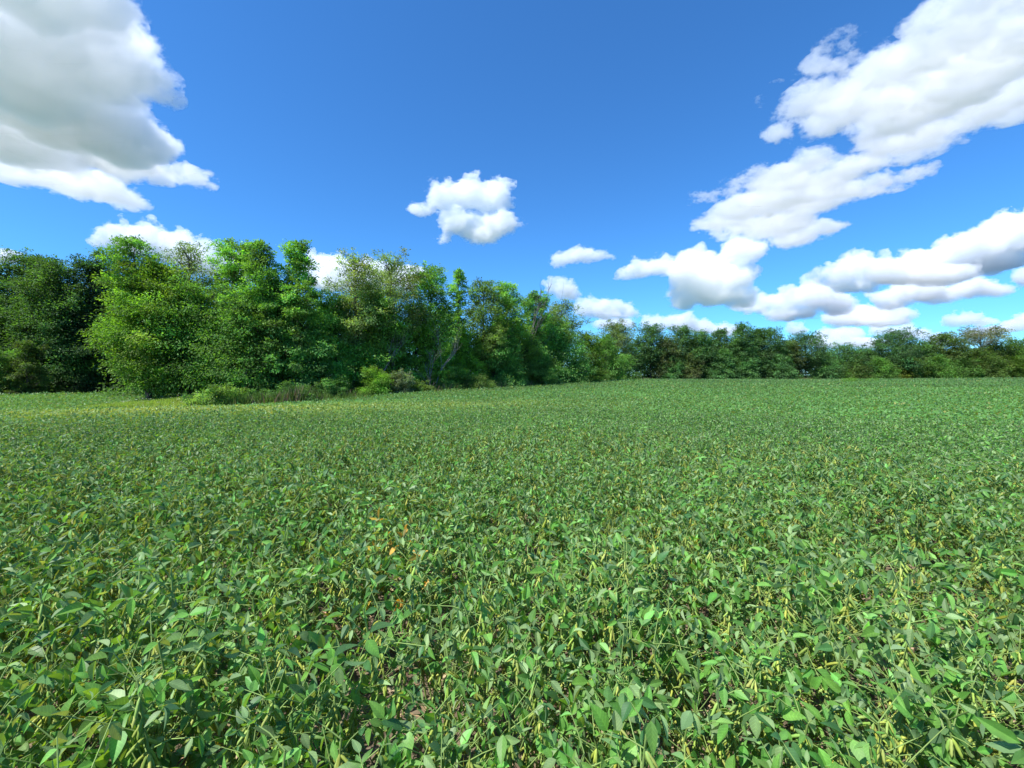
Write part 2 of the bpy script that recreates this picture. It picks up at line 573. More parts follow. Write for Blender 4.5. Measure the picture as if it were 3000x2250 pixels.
def litter():
    rng = np.random.default_rng(21)
    n = 9000
    y = rng.uniform(.3, 7, n); x = rng.uniform(-1.25, 1.25, n) * y + rng.normal(0, .2, n)
    a = rng.uniform(0, 6.28, n)
    d = np.stack([np.cos(a), np.sin(a), rng.normal(.1, .2, n)], 1)
    nn = nrm(np.stack([rng.normal(0, .35, n), rng.normal(0, .35, n), np.ones(n)], 1))
    c = np.array([.48, .36, .22]) * rng.uniform(.4, 1.4, (n, 1)) * (1 + rng.normal(0, .06, (n, 3)))
    L = rng.uniform(.04, .09, n)
    stalk = rng.random(n) < .45
    W = np.where(stalk, .006, L * .55)
    L = np.where(stalk, L * 2.2, L)
    mb = MB()
    leaves(mb, LEAF_MID, np.stack([x, y, ground(x, y) + rng.uniform(.008, .035, n)], 1), d, nn, L, W, c, rng.uniform(0, .6, n), rng.uniform(-.2, .3, n))
    tag(mb.obj('leaf_litter', M_DRY), 'tan dead leaves and stalks on the soil between plants', 'leaf litter', kind='stuff')
litter()

# ------------------------------------------------------------------ trees
FB, HY, CX = 928.0, 811.0, 1106.0            # focal length, horizon row and middle column of the photo as viewed (2212 wide)
def at_px(px, Y):
    return (px - CX) / FB * Y
def z_px(py, Y):
    return EYE + (HY - py) / FB * Y

DARK = np.array([0.104, 0.218, 0.057]); MID = np.array([0.141, 0.285, 0.061]); BRIGHT = np.array([0.179, 0.325, 0.045])
YEL = np.array([0.273, 0.336, 0.042]); PALE = np.array([0.198, 0.275, 0.099]); OLIVE = np.array([.142, .240, .055]); BLUE = np.array([.071, .150, .050])
BARK = np.array([.10, .085, .07]); GREY = np.array([.155, .145, .13])


def profile(form, t):
    """crown radius (share of the widest) at height t (0 crown base .. 1 top)"""
    if form == 'oval':
        return np.sqrt(np.clip(1 - (2 * t - .9) ** 2 / 1.25, .02, 1))
    if form == 'skirt':
        return np.clip(1 - t ** 2.2, .05, 1) ** .6 * (.88 + .12 * t)
    if form == 'tuck':
        return np.clip(1 - t ** 2.2, .05, 1) ** .6 * np.clip(.5 + 2.4 * t, 0, 1)
    if form == 'cone':
        return np.clip(1.04 - t, .05, 1) ** .55
    if form == 'spread':
        return np.clip(np.sin(np.clip(t, 0, 1) * 2.5 + .25), .15, 1)
    if form == 'flat':
        return np.where(t > .55, 1.0 - .35 * np.clip(t - .8, 0, 1) / .2, .45 + t)
    if form == 'column':
        return np.clip(1.15 - t, .1, 1) ** .35 * (.7 + .3 * np.sin(t * 9))
    return np.ones_like(t)


def grow(rng, name, label, cat, x, y, ztop, R, form, colour, leaf, dens=1.0, base=.0, group=None, bark=BARK, n_cl=None, flat=.5,
         parts=('trunk', 'branches', 'crown'), trunk_r=None, up=.7, var=.24, spread=.25):
    z0 = float(ground(x, y))
    R = R * .9
    H = ztop - z0 - .16 * R
    root = empty(name, (x, y, z0))
    tag(root, label, cat, group)
    hc = H * (1 - base)                                 # height of the crown
    ncl = n_cl or int(np.clip(16 + 2.0 * hc * R, 18, 90))
    lean = rng.normal(0, .03, 2)
    tz = np.linspace(0, H * .93, 8)
    wob = np.cumsum(rng.normal(0, .010 * H, (8, 2)), 0) * .5
    wob[0] = 0
    trunk = np.stack([lean[0] * tz + wob[:, 0], lean[1] * tz + wob[:, 1], tz - .05], 1)
    tr = trunk_r or (.03 + .012 * H)
    mb = MB()
    rad = tr * np.linspace(1, .18, 8) * np.array([1.35, 1, 1, 1, 1, 1, 1, 1])
    tube(mb, trunk, rad, 8, bark)
    mb.obj(parts[0], M_BARK, root, True)
    # leaf clusters through the crown's volume
    t = np.clip((np.arange(ncl) + rng.random(ncl)) / ncl, 0, 1)
    t = t ** .85
    pr = profile(form, t) * R * rng.uniform(1 - spread, 1 + spread * .4, ncl)
    az = np.arange(ncl) * 2.39996 + rng.normal(0, .5, ncl)
    rr = pr * np.sqrt(rng.uniform(.12, 1, ncl))
    ztr = H * base + hc * t
    tx = np.interp(ztr, tz, trunk[:, 0]); ty = np.interp(ztr, tz, trunk[:, 1])
    cl = np.stack([tx + np.cos(az) * rr, ty + np.sin(az) * rr, np.minimum(ztr, H - .02 * H)], 1)
    size = np.clip(.38 * R, .25, 1.6) * rng.uniform(.7, 1.25, ncl) * np.clip(.55 + .6 * pr / R, .5, 1.1)
    # smaller sprays that stick out of the outline
    nx = int(ncl * .8)
    kk = rng.integers(0, ncl, nx)
    tip_d = nrm(np.stack([np.cos(az[kk]), np.sin(az[kk]), rng.normal(.25, .45, nx) + .9 * (t[kk] > .8)], 1) + rng.normal(0, .35, (nx, 3)))
    tips = cl[kk] + tip_d * (size[kk] * rng.uniform(.9, 1.45, nx))[:, None]
    cl = np.concatenate([cl, tips]); size = np.concatenate([size, size[kk] * rng.uniform(.32, .55, nx)]); rr = np.concatenate([rr, rr[kk]])
    ncl += nx
    br = MB()
    for k in range(ncl):
        h0 = max(cl[k][2] - rr[k] * rng.uniform(.35, .9) - .05 * H, H * (.06 + .35 * base))
        h0 = min(h0, H * .9)
        s0 = np.array([np.interp(h0, tz, trunk[:, i]) for i in range(3)])
        e = cl[k]
        mid1 = s0 + (e - s0) * .4 + np.array([0, 0, .06 * rr[k]]) + rng.normal(0, .05 * (rr[k] + .2), 3)
        mid2 = s0 + (e - s0) * .75 + np.array([0, 0, .05 * rr[k]]) + rng.normal(0, .05 * (rr[k] + .2), 3)
        r0 = np.clip(tr * .34 * (1 - .6 * h0 / H), .012, .2)
        tube(br, [s0, mid1, mid2, e], [r0, r0 * .7, r0 * .45, r0 * .2], 4, bark * rng.uniform(.8, 1.2))
        for _ in range(3):                                # twigs inside the cluster
            f = e + nrm(rng.normal(size=3) * [1, 1, .6] + [0, 0, .25]) * size[k] * rng.uniform(.7, 1.1)
            tube(br, [mid2 + (e - mid2) * rng.uniform(.2, 1), (e + f) / 2 + rng.normal(0, .06 * size[k], 3), f], [r0 * .3, r0 * .2, r0 * .08], 3, bark)
    br.obj(parts[1], M_BARK, root)
    # leaves
    area = leaf * leaf * .5 * .6
    tot = dens * 2.9 * (2 * math.pi * R * hc * .55 + math.pi * R * R) / area
    wts = size ** 2
    cnt = np.maximum((tot * wts / wts.sum()).astype(int), 5)
    k = np.repeat(np.arange(ncl), cnt)
    n = len(k)
    # every cluster is a handful of layered sprays
    ns = 10
    spray_c = rng.normal(size=(ncl, ns, 3)); spray_c = nrm(spray_c) * rng.uniform(.35, 1.15, (ncl, ns, 1)) * np.array([1, 1, .8])
    out_h = cl - np.array([np.interp(cl[:, 2], tz, trunk[:, 0]), np.interp(cl[:, 2], tz, trunk[:, 1]), cl[:, 2] - .35 * (cl[:, 2] - .5 * H)]).T
    out_h = nrm(out_h)
    sp = rng.integers(0, ns, n)
    loc = rng.normal(size=(n, 3)) * np.array([.31, .31, .31 * flat])
    pos = cl[k] + (spray_c[k, sp] + loc) * size[k][:, None]
    pos[:, 2] = np.maximum(pos[:, 2], .06)
    outd = nrm(pos - cl[k] + out_h[k] * size[k][:, None] * .8)
    d = nrm(outd + rng.normal(size=(n, 3)) * .55 + np.array([0, 0, -.25]))
    nv = nrm(np.array([0, 0, 1.0]) * up + outd * .4 + rng.normal(size=(n, 3)) * .40)
    ccol = np.clip(1 + rng.normal(0, var, (ncl, 1)), .5, 1.7) * (1 + rng.normal(0, .06, (ncl, 3)) * np.array([1.2, .6, 1]))
    scol = np.clip(1 + rng.normal(0, var * 1.2, (ncl, ns, 1)), .4, 1.9)
    c = colour * ccol[k] * scol[k, sp] * np.clip(1 + rng.normal(0, .09, (n, 1)), .5, 1.6)
    L = leaf * rng.uniform(.7, 1.35, n)
    mb = MB()
    leaves(mb, LEAF_FAR, pos, d, nv, L, L * rng.uniform(.42, .62, n), np.clip(c, .004, .6), rng.uniform(0, .4, n), rng.uniform(0, .3, n))
    mb.obj(parts[2], M_TREE, root)
    return root


def bare(rng, name, label, x, y, ztop, R, colour, lean=(0, 0), levels=4, tr=.09, fork=.35, up=.9, group=None):
    z0 = float(ground(x, y))
    H = ztop - z0
    root = empty(name, (x, y, z0))
    tag(root, label, 'dead tree', group)
    tm, bm_ = MB(), MB()
    def limb(p, d, L, r, lv):
        n = 5
        pts = [p]
        for i in range(n):
            d = d + rng.normal(0, .16, 3) + np.array([0, 0, .05 * up])
            d = d / np.linalg.norm(d)
            pts.append(pts[-1] + d * L / n)
        tube(tm if lv == levels else bm_, pts, np.linspace(r, r * .45, n + 1), 6 if lv > 2 else 4 if lv > 1 else 3, colour * rng.uniform(.8, 1.2))
        if lv > 1:
            m = rng.integers(3, 6)
            for j in range(m):
                f = rng.uniform(.35, 1)
                q = pts[0] + (np.array(pts[-1]) - pts[0]) * 0 + np.array([np.interp(f * n, range(n + 1), [a[i] for a in pts]) for i in range(3)]) - pts[0]
                a = rng.uniform(0, 6.28)
                side = np.array([math.cos(a), math.sin(a), 0])
                nd = d * rng.uniform(.7, 1.0) + side * R / H * rng.uniform(1.0, 2.6) + np.array([0, 0, .25 * up])
                limb(q, nd / np.linalg.norm(nd), L * rng.uniform(.45, .75), r * (.62 - .15 * f), lv - 1)
    limb(np.array([0., 0, -.05]), nrm(np.array([lean[0], lean[1], 1.0])), H * .55, tr, levels)
    tm.obj('trunk', M_BARK, root, True)
    bm_.obj('branches', M_BARK, root, True)
    return root


T = np.random.default_rng(2024)
def tree(px, Y, py, hw, form, colour, label, name='tree', cat='tree', leaf=.15, **k):
    if form in ('skirt', 'tuck') and Y < 58:
        Y = Y + .75 * hw * Y / FB          # the trunk stands back so that the boughs reach the wood's edge
    return grow(np.random.default_rng(int(px * 7 + Y * 13) % 99991), name, label, cat, at_px(px, Y), Y, z_px(py, Y), hw * Y / FB, form, colour, leaf, **k)
def shrub(px, Y, py, hw, colour, label, leaf=.10, **k):
    k.setdefault('form', 'oval')
    f = k.pop('form')
    return grow(np.random.default_rng(int(px * 5 + Y * 17) % 99991), 'shrub', label, 'shrub', at_px(px, Y), Y, z_px(py, Y), hw * Y / FB, f, colour, leaf,
                parts=('stems', 'branches', 'foliage'), trunk_r=.03, **k)

W = dict(group='dark trees of the wood at far left')  # leaf colours of this group are darkened to stand in for shade
tree(-45, 41, 548, 125, 'skirt', DARK * .78, 'tall dark tree cut off by the left edge of the photo', leaf=.2, **W)
tree(55, 43, 543, 110, 'skirt', DARK * .78, 'broad dark green tree with a rounded top at far left', leaf=.2, **W)
tree(125, 42, 567, 85, 'skirt', DARK * .78, 'lower dark tree between two taller ones in the left wood', leaf=.2, **W)
tree(193, 44, 553, 72, 'skirt', BLUE * .85, 'dark pointed tree just left of the bright leaning edge tree', leaf=.2, **W)
tree(250, 47, 580, 70, 'skirt', BLUE * .85, 'dark tree half hidden behind the bright edge tree', leaf=.2, **W)
tree(58, 38.9, 735, 32, 'oval', OLIVE * .6, 'small olive tree drooping in front of the dark left wood', leaf=.14)
tree(0, 38.6, 758, 48, 'oval', MID * .8, 'low light green bough tree at the left edge of the photo', leaf=.14)

# the clump that juts out into the field
tree(322, 28.6, 558, 96, 'tuck', BRIGHT * .84, 'yellow-green leafy tree at the left corner of the clump, its boughs hanging low', leaf=0.159, base=.12, dens=1.15, bark=BARK * .7)
tree(415, 29.0, 612, 100, 'tuck', MID, 'wide deep green tree with dark trunks showing under its boughs', leaf=0.159, base=.12, trunk_r=.2, bark=BARK * .6)
tree(322, 31.5, 513, 58, 'spread', MID, 'tall tree with separate leafy tufts rising above the clump corner', leaf=0.159, base=.5, dens=.75, spread=.5)
tree(412, 33, 522, 52, 'spread', PALE, 'sparse thin leaved treetop seen against the white cloud', leaf=0.134, base=.5, dens=.38, spread=.5)
tree(498, 32.6, 521, 50, 'flat', 1.25 * MID, 'umbrella shaped tree with a flat top and bare trunk', leaf=0.159, base=.72, dens=.95, n_cl=26, flat=.3)
tree(588, 31.6, 527, 62, 'cone', MID, 'left one of two pointed treetops in the clump', leaf=0.159, base=.25)
tree(640, 32.4, 520, 58, 'cone', 1.25 * MID * .95, 'right and taller one of two pointed treetops in the clump', leaf=0.159, base=.25)
tree(540, 29.6, 622, 95, 'skirt', MID, 'full deep green tree below the umbrella shaped one', leaf=0.159, base=.02)
tree(640, 30.4, 640, 80, 'skirt', DARK * 1.2, 'dense dark tree with pale green sprays at the clump front', leaf=0.159, base=.0)
tree(725, 32.5, 640, 70, 'skirt', 1.25 * MID, 'mid green tree below the gap where the cloud shows', leaf=0.159)  # raised leaf colours stand in for fill light on the clump's shaded half
tree(765, 34.5, 548, 62, 'spread', PALE * 1.1, 'airy pale leaved tree with white cloud showing through', leaf=0.146, base=.35, dens=.5, spread=.45)
tree(850, 36.5, 545, 70, 'spread', PALE, 'tall airy tree with fine leaves and bare twig tips', leaf=0.146, base=.3, dens=.6, spread=.45)
tree(815, 34.2, 640, 75, 'skirt', 1.25 * MID, 'dark leaved tree with thin bare stems in front of it', leaf=0.171)
tree(925, 39.5, 573, 55, 'oval', 1.25 * MID, 'mid green tree sloping down to the right of the airy trees', leaf=0.183, base=.2, dens=.8)
tree(895, 37, 668, 60, 'skirt', 1.25 * BRIGHT * .8, 'vine hung green tree left of the grey dead tree', leaf=0.171)
tree(985, 44.5, 583, 26, 'column', 1.25 * MID, 'slender tree with a narrow leafy spire', leaf=0.183, base=.25, dens=.7)
tree(1040, 44.8, 603, 52, 'oval', 1.25 * OLIVE * .75, 'dull green tree with greyish twiggy crown', leaf=0.183, base=.2, dens=.75)
tree(1092, 46.5, 606, 42, 'spread', 1.25 * MID, 'tree with upright blade-like leafy shoots at its top', leaf=0.195, base=.3, dens=.75)
tree(1000, 41, 715, 62, 'skirt', 1.25 * BRIGHT * .8, 'low bright green tree with spreading boughs beside the dead tree', leaf=0.171)
tree(1065, 44, 690, 58, 'skirt', 1.25 * DARK * 1.15, 'dark low tree to the right of the bright green boughs', leaf=0.183)
tree(1118, 48, 690, 55, 'skirt', 1.25 * OLIVE, 'pale olive tree hanging over the field edge', leaf=0.195)
tree(1160, 52.5, 631, 40, 'column', 1.25 * DARK * 1.2, 'tree wrapped in vines with a ragged reddish brown top', leaf=0.207, base=.1)
tree(1215, 57, 648, 46, 'spread', PALE, 'thin crowned tree with fine twigs beside the small cloud', leaf=0.207, base=.35, dens=.5)
tree(1205, 54, 684, 72, 'skirt', 1.25 * DARK * 1.25, 'large dense dark green tree where the clump bends away', leaf=0.207)
tree(1262, 65, 716, 42, 'skirt', BRIGHT * .6, 'yellow-green tree at the far end of the clump', leaf=.2)
tree(1308, 75, 722, 42, 'skirt', MID * .9, 'mid green rounded tree at the far end of the clump', leaf=.22)
tree(1345, 84, 762, 32, 'skirt', MID * .9, 'small green tree where the clump meets the far treeline', leaf=.22)
tree(1322, 98, 697, 42, 'oval', PALE * .75, 'grey-green feathery tree behind the end of the clump', leaf=.27)

G2 = dict(group='inner trees of the clump')
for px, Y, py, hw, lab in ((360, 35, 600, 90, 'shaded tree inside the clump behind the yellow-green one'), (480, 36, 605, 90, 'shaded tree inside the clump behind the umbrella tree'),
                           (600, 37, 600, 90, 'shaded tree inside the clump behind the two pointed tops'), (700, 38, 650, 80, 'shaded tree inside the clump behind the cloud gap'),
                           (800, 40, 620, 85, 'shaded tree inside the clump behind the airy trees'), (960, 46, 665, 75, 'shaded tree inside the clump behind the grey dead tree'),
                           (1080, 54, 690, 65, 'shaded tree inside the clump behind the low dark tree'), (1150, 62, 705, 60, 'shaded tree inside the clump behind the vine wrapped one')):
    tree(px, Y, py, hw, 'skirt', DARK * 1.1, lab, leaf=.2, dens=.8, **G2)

R_ = np.random.default_rng(404)
bare(R_, 'dead_tree', 'grey dead tree with bare branching twigs in the clump', at_px(938, 37.6), 37.6, z_px(640, 37.6), 1.6, GREY * 1.25, lean=(.10, 0), levels=4, tr=.05)
bare(R_, 'dead_tree', 'leaning grey dead tree reaching up and right over the field edge', at_px(925, 36.4), 36.4, z_px(735, 36.4), 1.6, GREY, lean=(.40, -.1), levels=4, tr=.05)
bare(R_, 'dead_tree', 'thin bare trunk with small twigs in front of the dark leaves', at_px(812, 33.3), 33.3, z_px(655, 33.3), .6, GREY * .9, lean=(.02, 0), levels=3, tr=.07)
bare(R_, 'dead_tree', 'bare twig top rising left of the vine wrapped tree', at_px(1128, 50), 50, z_px(612, 50), 1.6, GREY * .8, lean=(-.03, 0), levels=4, tr=.11)
bare(R_, 'dead_tree', 'dry branching dead shrub at the foot of the clump', at_px(928, 35.9), 35.9, z_px(800, 35.9), .8, GREY * 1.1, lean=(.05, 0), levels=3, tr=.03)

shrub(475, 26.9, 833, 46, OLIVE * 1.25, 'rounded olive shrub with yellow leaves at the field edge')
shrub(425, 27.6, 850, 22, DARK, 'small green shrub beside the dark trunks')
shrub(560, 28.6, 842, 40, DARK, 'low dark green shrub right of the olive one')
shrub(640, 29.8, 832, 46, DARK, 'low dark shrub under the dense tree')
shrub(720, 31.8, 815, 38, DARK * 1.2, 'green shrub above the dry brown weeds')
shrub(815, 33, 798, 46, BRIGHT * .95, 'yellow-green shrub with arching stems at the field edge')
shrub(862, 33.8, 801, 28, np.array([.16, .21, .12]), 'pale grey-green feathery shrub beside the yellow-green one')
shrub(905, 35.5, 822, 35, OLIVE, 'low olive shrub near the leaning dead tree')
shrub(985, 39, 795, 40, MID, 'green shrub under the bright green boughs')
shrub(1035, 40.5, 812, 40, OLIVE, 'low olive shrub right of the bright green boughs')
shrub(1100, 46, 795, 40, DARK * 1.3, 'dark shrub in the shade of the olive tree')
shrub(1165, 50, 782, 42, OLIVE * 1.1, 'olive shrub with arching boughs over the field')
shrub(1240, 60, 790, 36, MID, 'low green shrub below the large dark tree')
shrub(1300, 74, 796, 30, MID, 'low green shrub below the rounded tree')

# the treeline across the field
FG = dict(group='trees of the far treeline')
far = [
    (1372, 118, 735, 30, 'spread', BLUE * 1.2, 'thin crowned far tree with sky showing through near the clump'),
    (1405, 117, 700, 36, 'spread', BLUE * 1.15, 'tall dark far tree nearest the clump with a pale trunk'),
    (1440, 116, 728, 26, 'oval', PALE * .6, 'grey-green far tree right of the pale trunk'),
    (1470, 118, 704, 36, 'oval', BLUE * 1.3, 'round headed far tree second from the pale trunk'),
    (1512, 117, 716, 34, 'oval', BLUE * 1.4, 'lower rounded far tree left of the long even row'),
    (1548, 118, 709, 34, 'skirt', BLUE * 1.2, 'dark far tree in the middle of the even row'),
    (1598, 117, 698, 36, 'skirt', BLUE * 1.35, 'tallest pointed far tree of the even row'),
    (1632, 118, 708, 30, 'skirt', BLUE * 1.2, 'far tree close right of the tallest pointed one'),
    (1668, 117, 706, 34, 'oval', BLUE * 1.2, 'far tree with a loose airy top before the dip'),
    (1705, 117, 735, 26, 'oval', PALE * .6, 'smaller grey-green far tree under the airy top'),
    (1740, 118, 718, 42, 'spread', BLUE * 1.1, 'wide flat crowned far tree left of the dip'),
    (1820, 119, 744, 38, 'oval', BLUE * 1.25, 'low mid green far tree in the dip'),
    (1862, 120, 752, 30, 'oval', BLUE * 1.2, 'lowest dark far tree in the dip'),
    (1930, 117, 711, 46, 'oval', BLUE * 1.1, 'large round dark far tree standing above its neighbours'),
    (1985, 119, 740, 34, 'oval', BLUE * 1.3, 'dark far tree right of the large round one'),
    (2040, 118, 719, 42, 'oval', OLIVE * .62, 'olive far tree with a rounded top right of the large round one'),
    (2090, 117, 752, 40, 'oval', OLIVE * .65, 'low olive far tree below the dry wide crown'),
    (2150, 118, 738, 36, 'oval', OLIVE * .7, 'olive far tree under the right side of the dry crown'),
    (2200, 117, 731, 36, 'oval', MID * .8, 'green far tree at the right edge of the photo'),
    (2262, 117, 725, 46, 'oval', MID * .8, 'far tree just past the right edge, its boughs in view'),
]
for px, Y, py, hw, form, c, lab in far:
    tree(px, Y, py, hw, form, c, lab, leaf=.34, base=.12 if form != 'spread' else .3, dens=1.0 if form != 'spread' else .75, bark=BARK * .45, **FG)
front = [
    (1455, 114.5, 770, 26, BLUE * 1.7, 'grey-green low tree at the foot of the far treeline, leftmost'),
    (1490, 114.5, 762, 28, PALE * .65, 'pale low tree in front of the round headed far tree'),
    (1560, 114.5, 752, 30, BLUE * 1.6, 'low bushy tree in front of the even row'),
    (1610, 114.5, 772, 28, BLUE * 1.6, 'low bushy tree in front of the tallest pointed tree'),
    (1690, 114.5, 768, 32, BLUE * 1.4, 'low dark tree in front of the airy topped far tree'),
    (1790, 114.5, 775, 34, BLUE * 1.4, 'low dark tree at the left of the dip'),
    (1845, 115, 778, 34, OLIVE * .7, 'low olive bush tree in the dip'),
    (1900, 114.5, 772, 32, MID * .8, 'low green tree left below the large round one'),
    (1962, 114.5, 766, 34, OLIVE * .7, 'low olive tree right below the large round one'),
    (2020, 114.5, 768, 36, MID * .85, 'low green tree with light boughs at the far right'),
    (2070, 114.5, 772, 34, MID * .8, 'low green tree under the dry wide crown'),
    (2130, 114.5, 765, 36, OLIVE * .75, 'low olive tree at the far right'),
    (2185, 114.5, 770, 36, BRIGHT * .5, 'yellowish low tree at the right edge of the photo'),
]
for px, Y, py, hw, c, lab in front:
    tree(px, Y, py, hw, 'skirt', c, lab, leaf=.3, dens=1.0, bark=BARK * .45, group='low trees along the foot of the far treeline')
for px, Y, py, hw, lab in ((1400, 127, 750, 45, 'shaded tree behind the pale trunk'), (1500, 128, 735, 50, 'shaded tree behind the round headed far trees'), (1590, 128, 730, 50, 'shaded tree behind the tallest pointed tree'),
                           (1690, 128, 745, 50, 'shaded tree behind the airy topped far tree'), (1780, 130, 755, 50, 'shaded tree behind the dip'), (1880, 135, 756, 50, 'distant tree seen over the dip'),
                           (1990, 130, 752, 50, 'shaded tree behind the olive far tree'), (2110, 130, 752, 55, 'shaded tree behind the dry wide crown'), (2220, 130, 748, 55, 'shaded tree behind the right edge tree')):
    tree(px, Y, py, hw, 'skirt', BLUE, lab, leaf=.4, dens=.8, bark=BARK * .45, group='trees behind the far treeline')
tree(2122, 119, 706, 60, 'flat', np.array([.21, .22, .13]), 'dry wide crowned tree with a thin grey-green canopy at far right', leaf=.3, base=.74, dens=.30, n_cl=34, flat=.3, bark=GREY * 1.3, trunk_r=.25)
shrub(1815, 113.6, 792, 20, OLIVE * .8, 'small rounded bush at the field edge below the dip', leaf=.24)
shrub(1950, 113.6, 796, 22, YEL * .5, 'low yellowish bush at the field edge below the large round tree', leaf=.24)
shrub(1545, 113.6, 797, 20, BLUE * 1.5, 'low dark bush at the field edge below the even row', leaf=.24)

# ------------------------------------------------------------------ weeds and grass along the wood
def blades(mb, rng, x, y, h, col, w, jitter=.35):
    n = len(x)
    a = rng.uniform(0, 6.28, n)
    d = nrm(np.stack([np.cos(a) * jitter, np.sin(a) * jitter, np.ones(n)], 1) + rng.normal(0, .12, (n, 3)))
    nn = nrm(np.stack([np.cos(a + 1.57), np.sin(a + 1.57), np.full(n, .1)], 1))
    leaves(mb, LEAF_FAR, np.stack([x, y, ground(x, y) - .01], 1), d, nn, h, w, col, np.zeros(n), rng.uniform(-.3, .3, n))


def edge_weeds():
    rng = np.random.default_rng(8)
    line = np.array([(-18.0, 25.6), (-10.9, 30.2), (-3.9, 38.4), (.5, 43.6), (6, 55.6), (16.8, 81.6), (30, 110), (36, 113.4), (90, 113.4), (140, 113.4)])
    seg = np.linalg.norm(np.diff(line, axis=0), axis=1)
    s = np.concatenate([[0], np.cumsum(seg)])
    n = 42000
    u = s[-1] * rng.random(n) ** 1.5
    x = np.interp(u, s, line[:, 0]); y = np.interp(u, s, line[:, 1])
    x = x - rng.random(n) * 1.6 * (u < 95); y = y + rng.random(n) * 1.4
    dist = np.hypot(x, y)
    t = vnoise(x, y, 1.6)
    dry = (rng.random(n) < .18 + .3 * t)
    c = np.where(dry[:, None], np.array([.30, .235, .165]), np.array([.15, .25, .05])) * rng.uniform(.6, 1.3, (n, 1))
    h = rng.uniform(.35, 1.25, n) * (1 + .4 * t)
    mb = MB()
    blades(mb, rng, x, y, h, c, .02 + .0009 * dist)
    tag(mb.obj('weeds', M_GRASS), 'strip of green weeds and dry brown stalks along the wood', 'weeds', kind='stuff')
    # the grass wedge at the left
    P = np.array([(-17.8, 25.6), (-27.6, 26.7), (-24.5, 30.3), (-19, 29.5)])
    n = 40000
    x = rng.uniform(-28, -16.5, n); y = rng.uniform(25, 31, n)
    f = np.zeros(n, bool)
    for i in range(4):
        x1, y1 = P[i]; x2, y2 = P[(i + 1) % 4]
        f ^= ((y1 > y) != (y2 > y)) & (x < (x2 - x1) * (y - y1) / (y2 - y1) + x1)
    x, y = x[f], y[f]
    n = len(x)
    dry = rng.random(n) < .12 + .2 * vnoise(x, y, .9)
    c = np.where(dry[:, None], np.array([.50, .42, .22]), np.array([.46, .58, .10])) * rng.uniform(.6, 1.25, (n, 1))
    mb = MB()
    blades(mb, rng, x, y, rng.uniform(.25, .6, n), c, .035)
    tag(mb.obj('grass', M_GRASS), 'sunlit yellow-green grass spit beside the left tree', 'grass', kind='stuff')
    k = rng.choice(n, 70, replace=False)
    mb = MB()
    m = 70 * 5
    px = np.repeat(x[k], 5) + rng.normal(0, .05, m); py = np.repeat(y[k], 5) + rng.normal(0, .05, m)
    pz = ground(px, py) + np.repeat(rng.uniform(.4, .62, 70), 5)
    a = rng.uniform(0, 6.28, m)
    leaves(mb, LEAF_FAR, np.stack([px, py, pz], 1), np.stack([np.cos(a), np.sin(a), np.zeros(m)], 1), nrm(rng.normal(0, .4, (m, 3)) + [0, -.3, 1]), .045, .04, np.full((m, 3), .7), 0., 0.)
    tag(mb.obj('wildflowers', M_GRASS), 'scatter of small white wildflowers in the grass', 'wildflowers', kind='stuff')
edge_weeds()

# a few bright weeds standing above the crop far off
def sprout():
    rng = np.random.default_rng(31)
    mb = MB()
    n0 = 26
    X = at_px(np.concatenate([rng.normal(1828, 5, 12), rng.normal(1875, 10, 14)]), 62 + rng.normal(0, 1, n0)); Y = 62 + rng.normal(0, 1.5, n0)
    n = n0 * 30
    x = np.repeat(X, 30) + rng.normal(0, .12, n); y = np.repeat(Y, 30) + rng.normal(0, .12, n)
    z = ground(x, y) + .75 + rng.uniform(0, .5, n)
    a = rng.uniform(0, 6.28, n)
    leaves(mb, LEAF_FAR, np.stack([x, y, z], 1), np.stack([np.cos(a), np.sin(a), rng.normal(.3, .4, n)], 1), nrm(rng.normal(0, .5, (n, 3)) + [0, 0, 1]), .16, .08, np.array([.13, .26, .04]) * rng.uniform(.8, 1.2, (n, 1)), .2, .1)
    tag(mb.obj('tall_weeds', M_TREE), 'bright green weeds standing above the crop far out in the field', 'weeds', kind='stuff')
sprout()

# ------------------------------------------------------------------ clouds: bodies of vapour high above the land
def ico(sub):
    bm = bmesh.new()
    bmesh.ops.create_icosphere(bm, subdivisions=sub, radius=1)
    v = np.array([a.co[:] for a in bm.verts]); f = np.array([[b.index for b in a.verts] for a in bm.faces])
    bm.free()
    return v, f
ICO_V, ICO_F = ico(2)


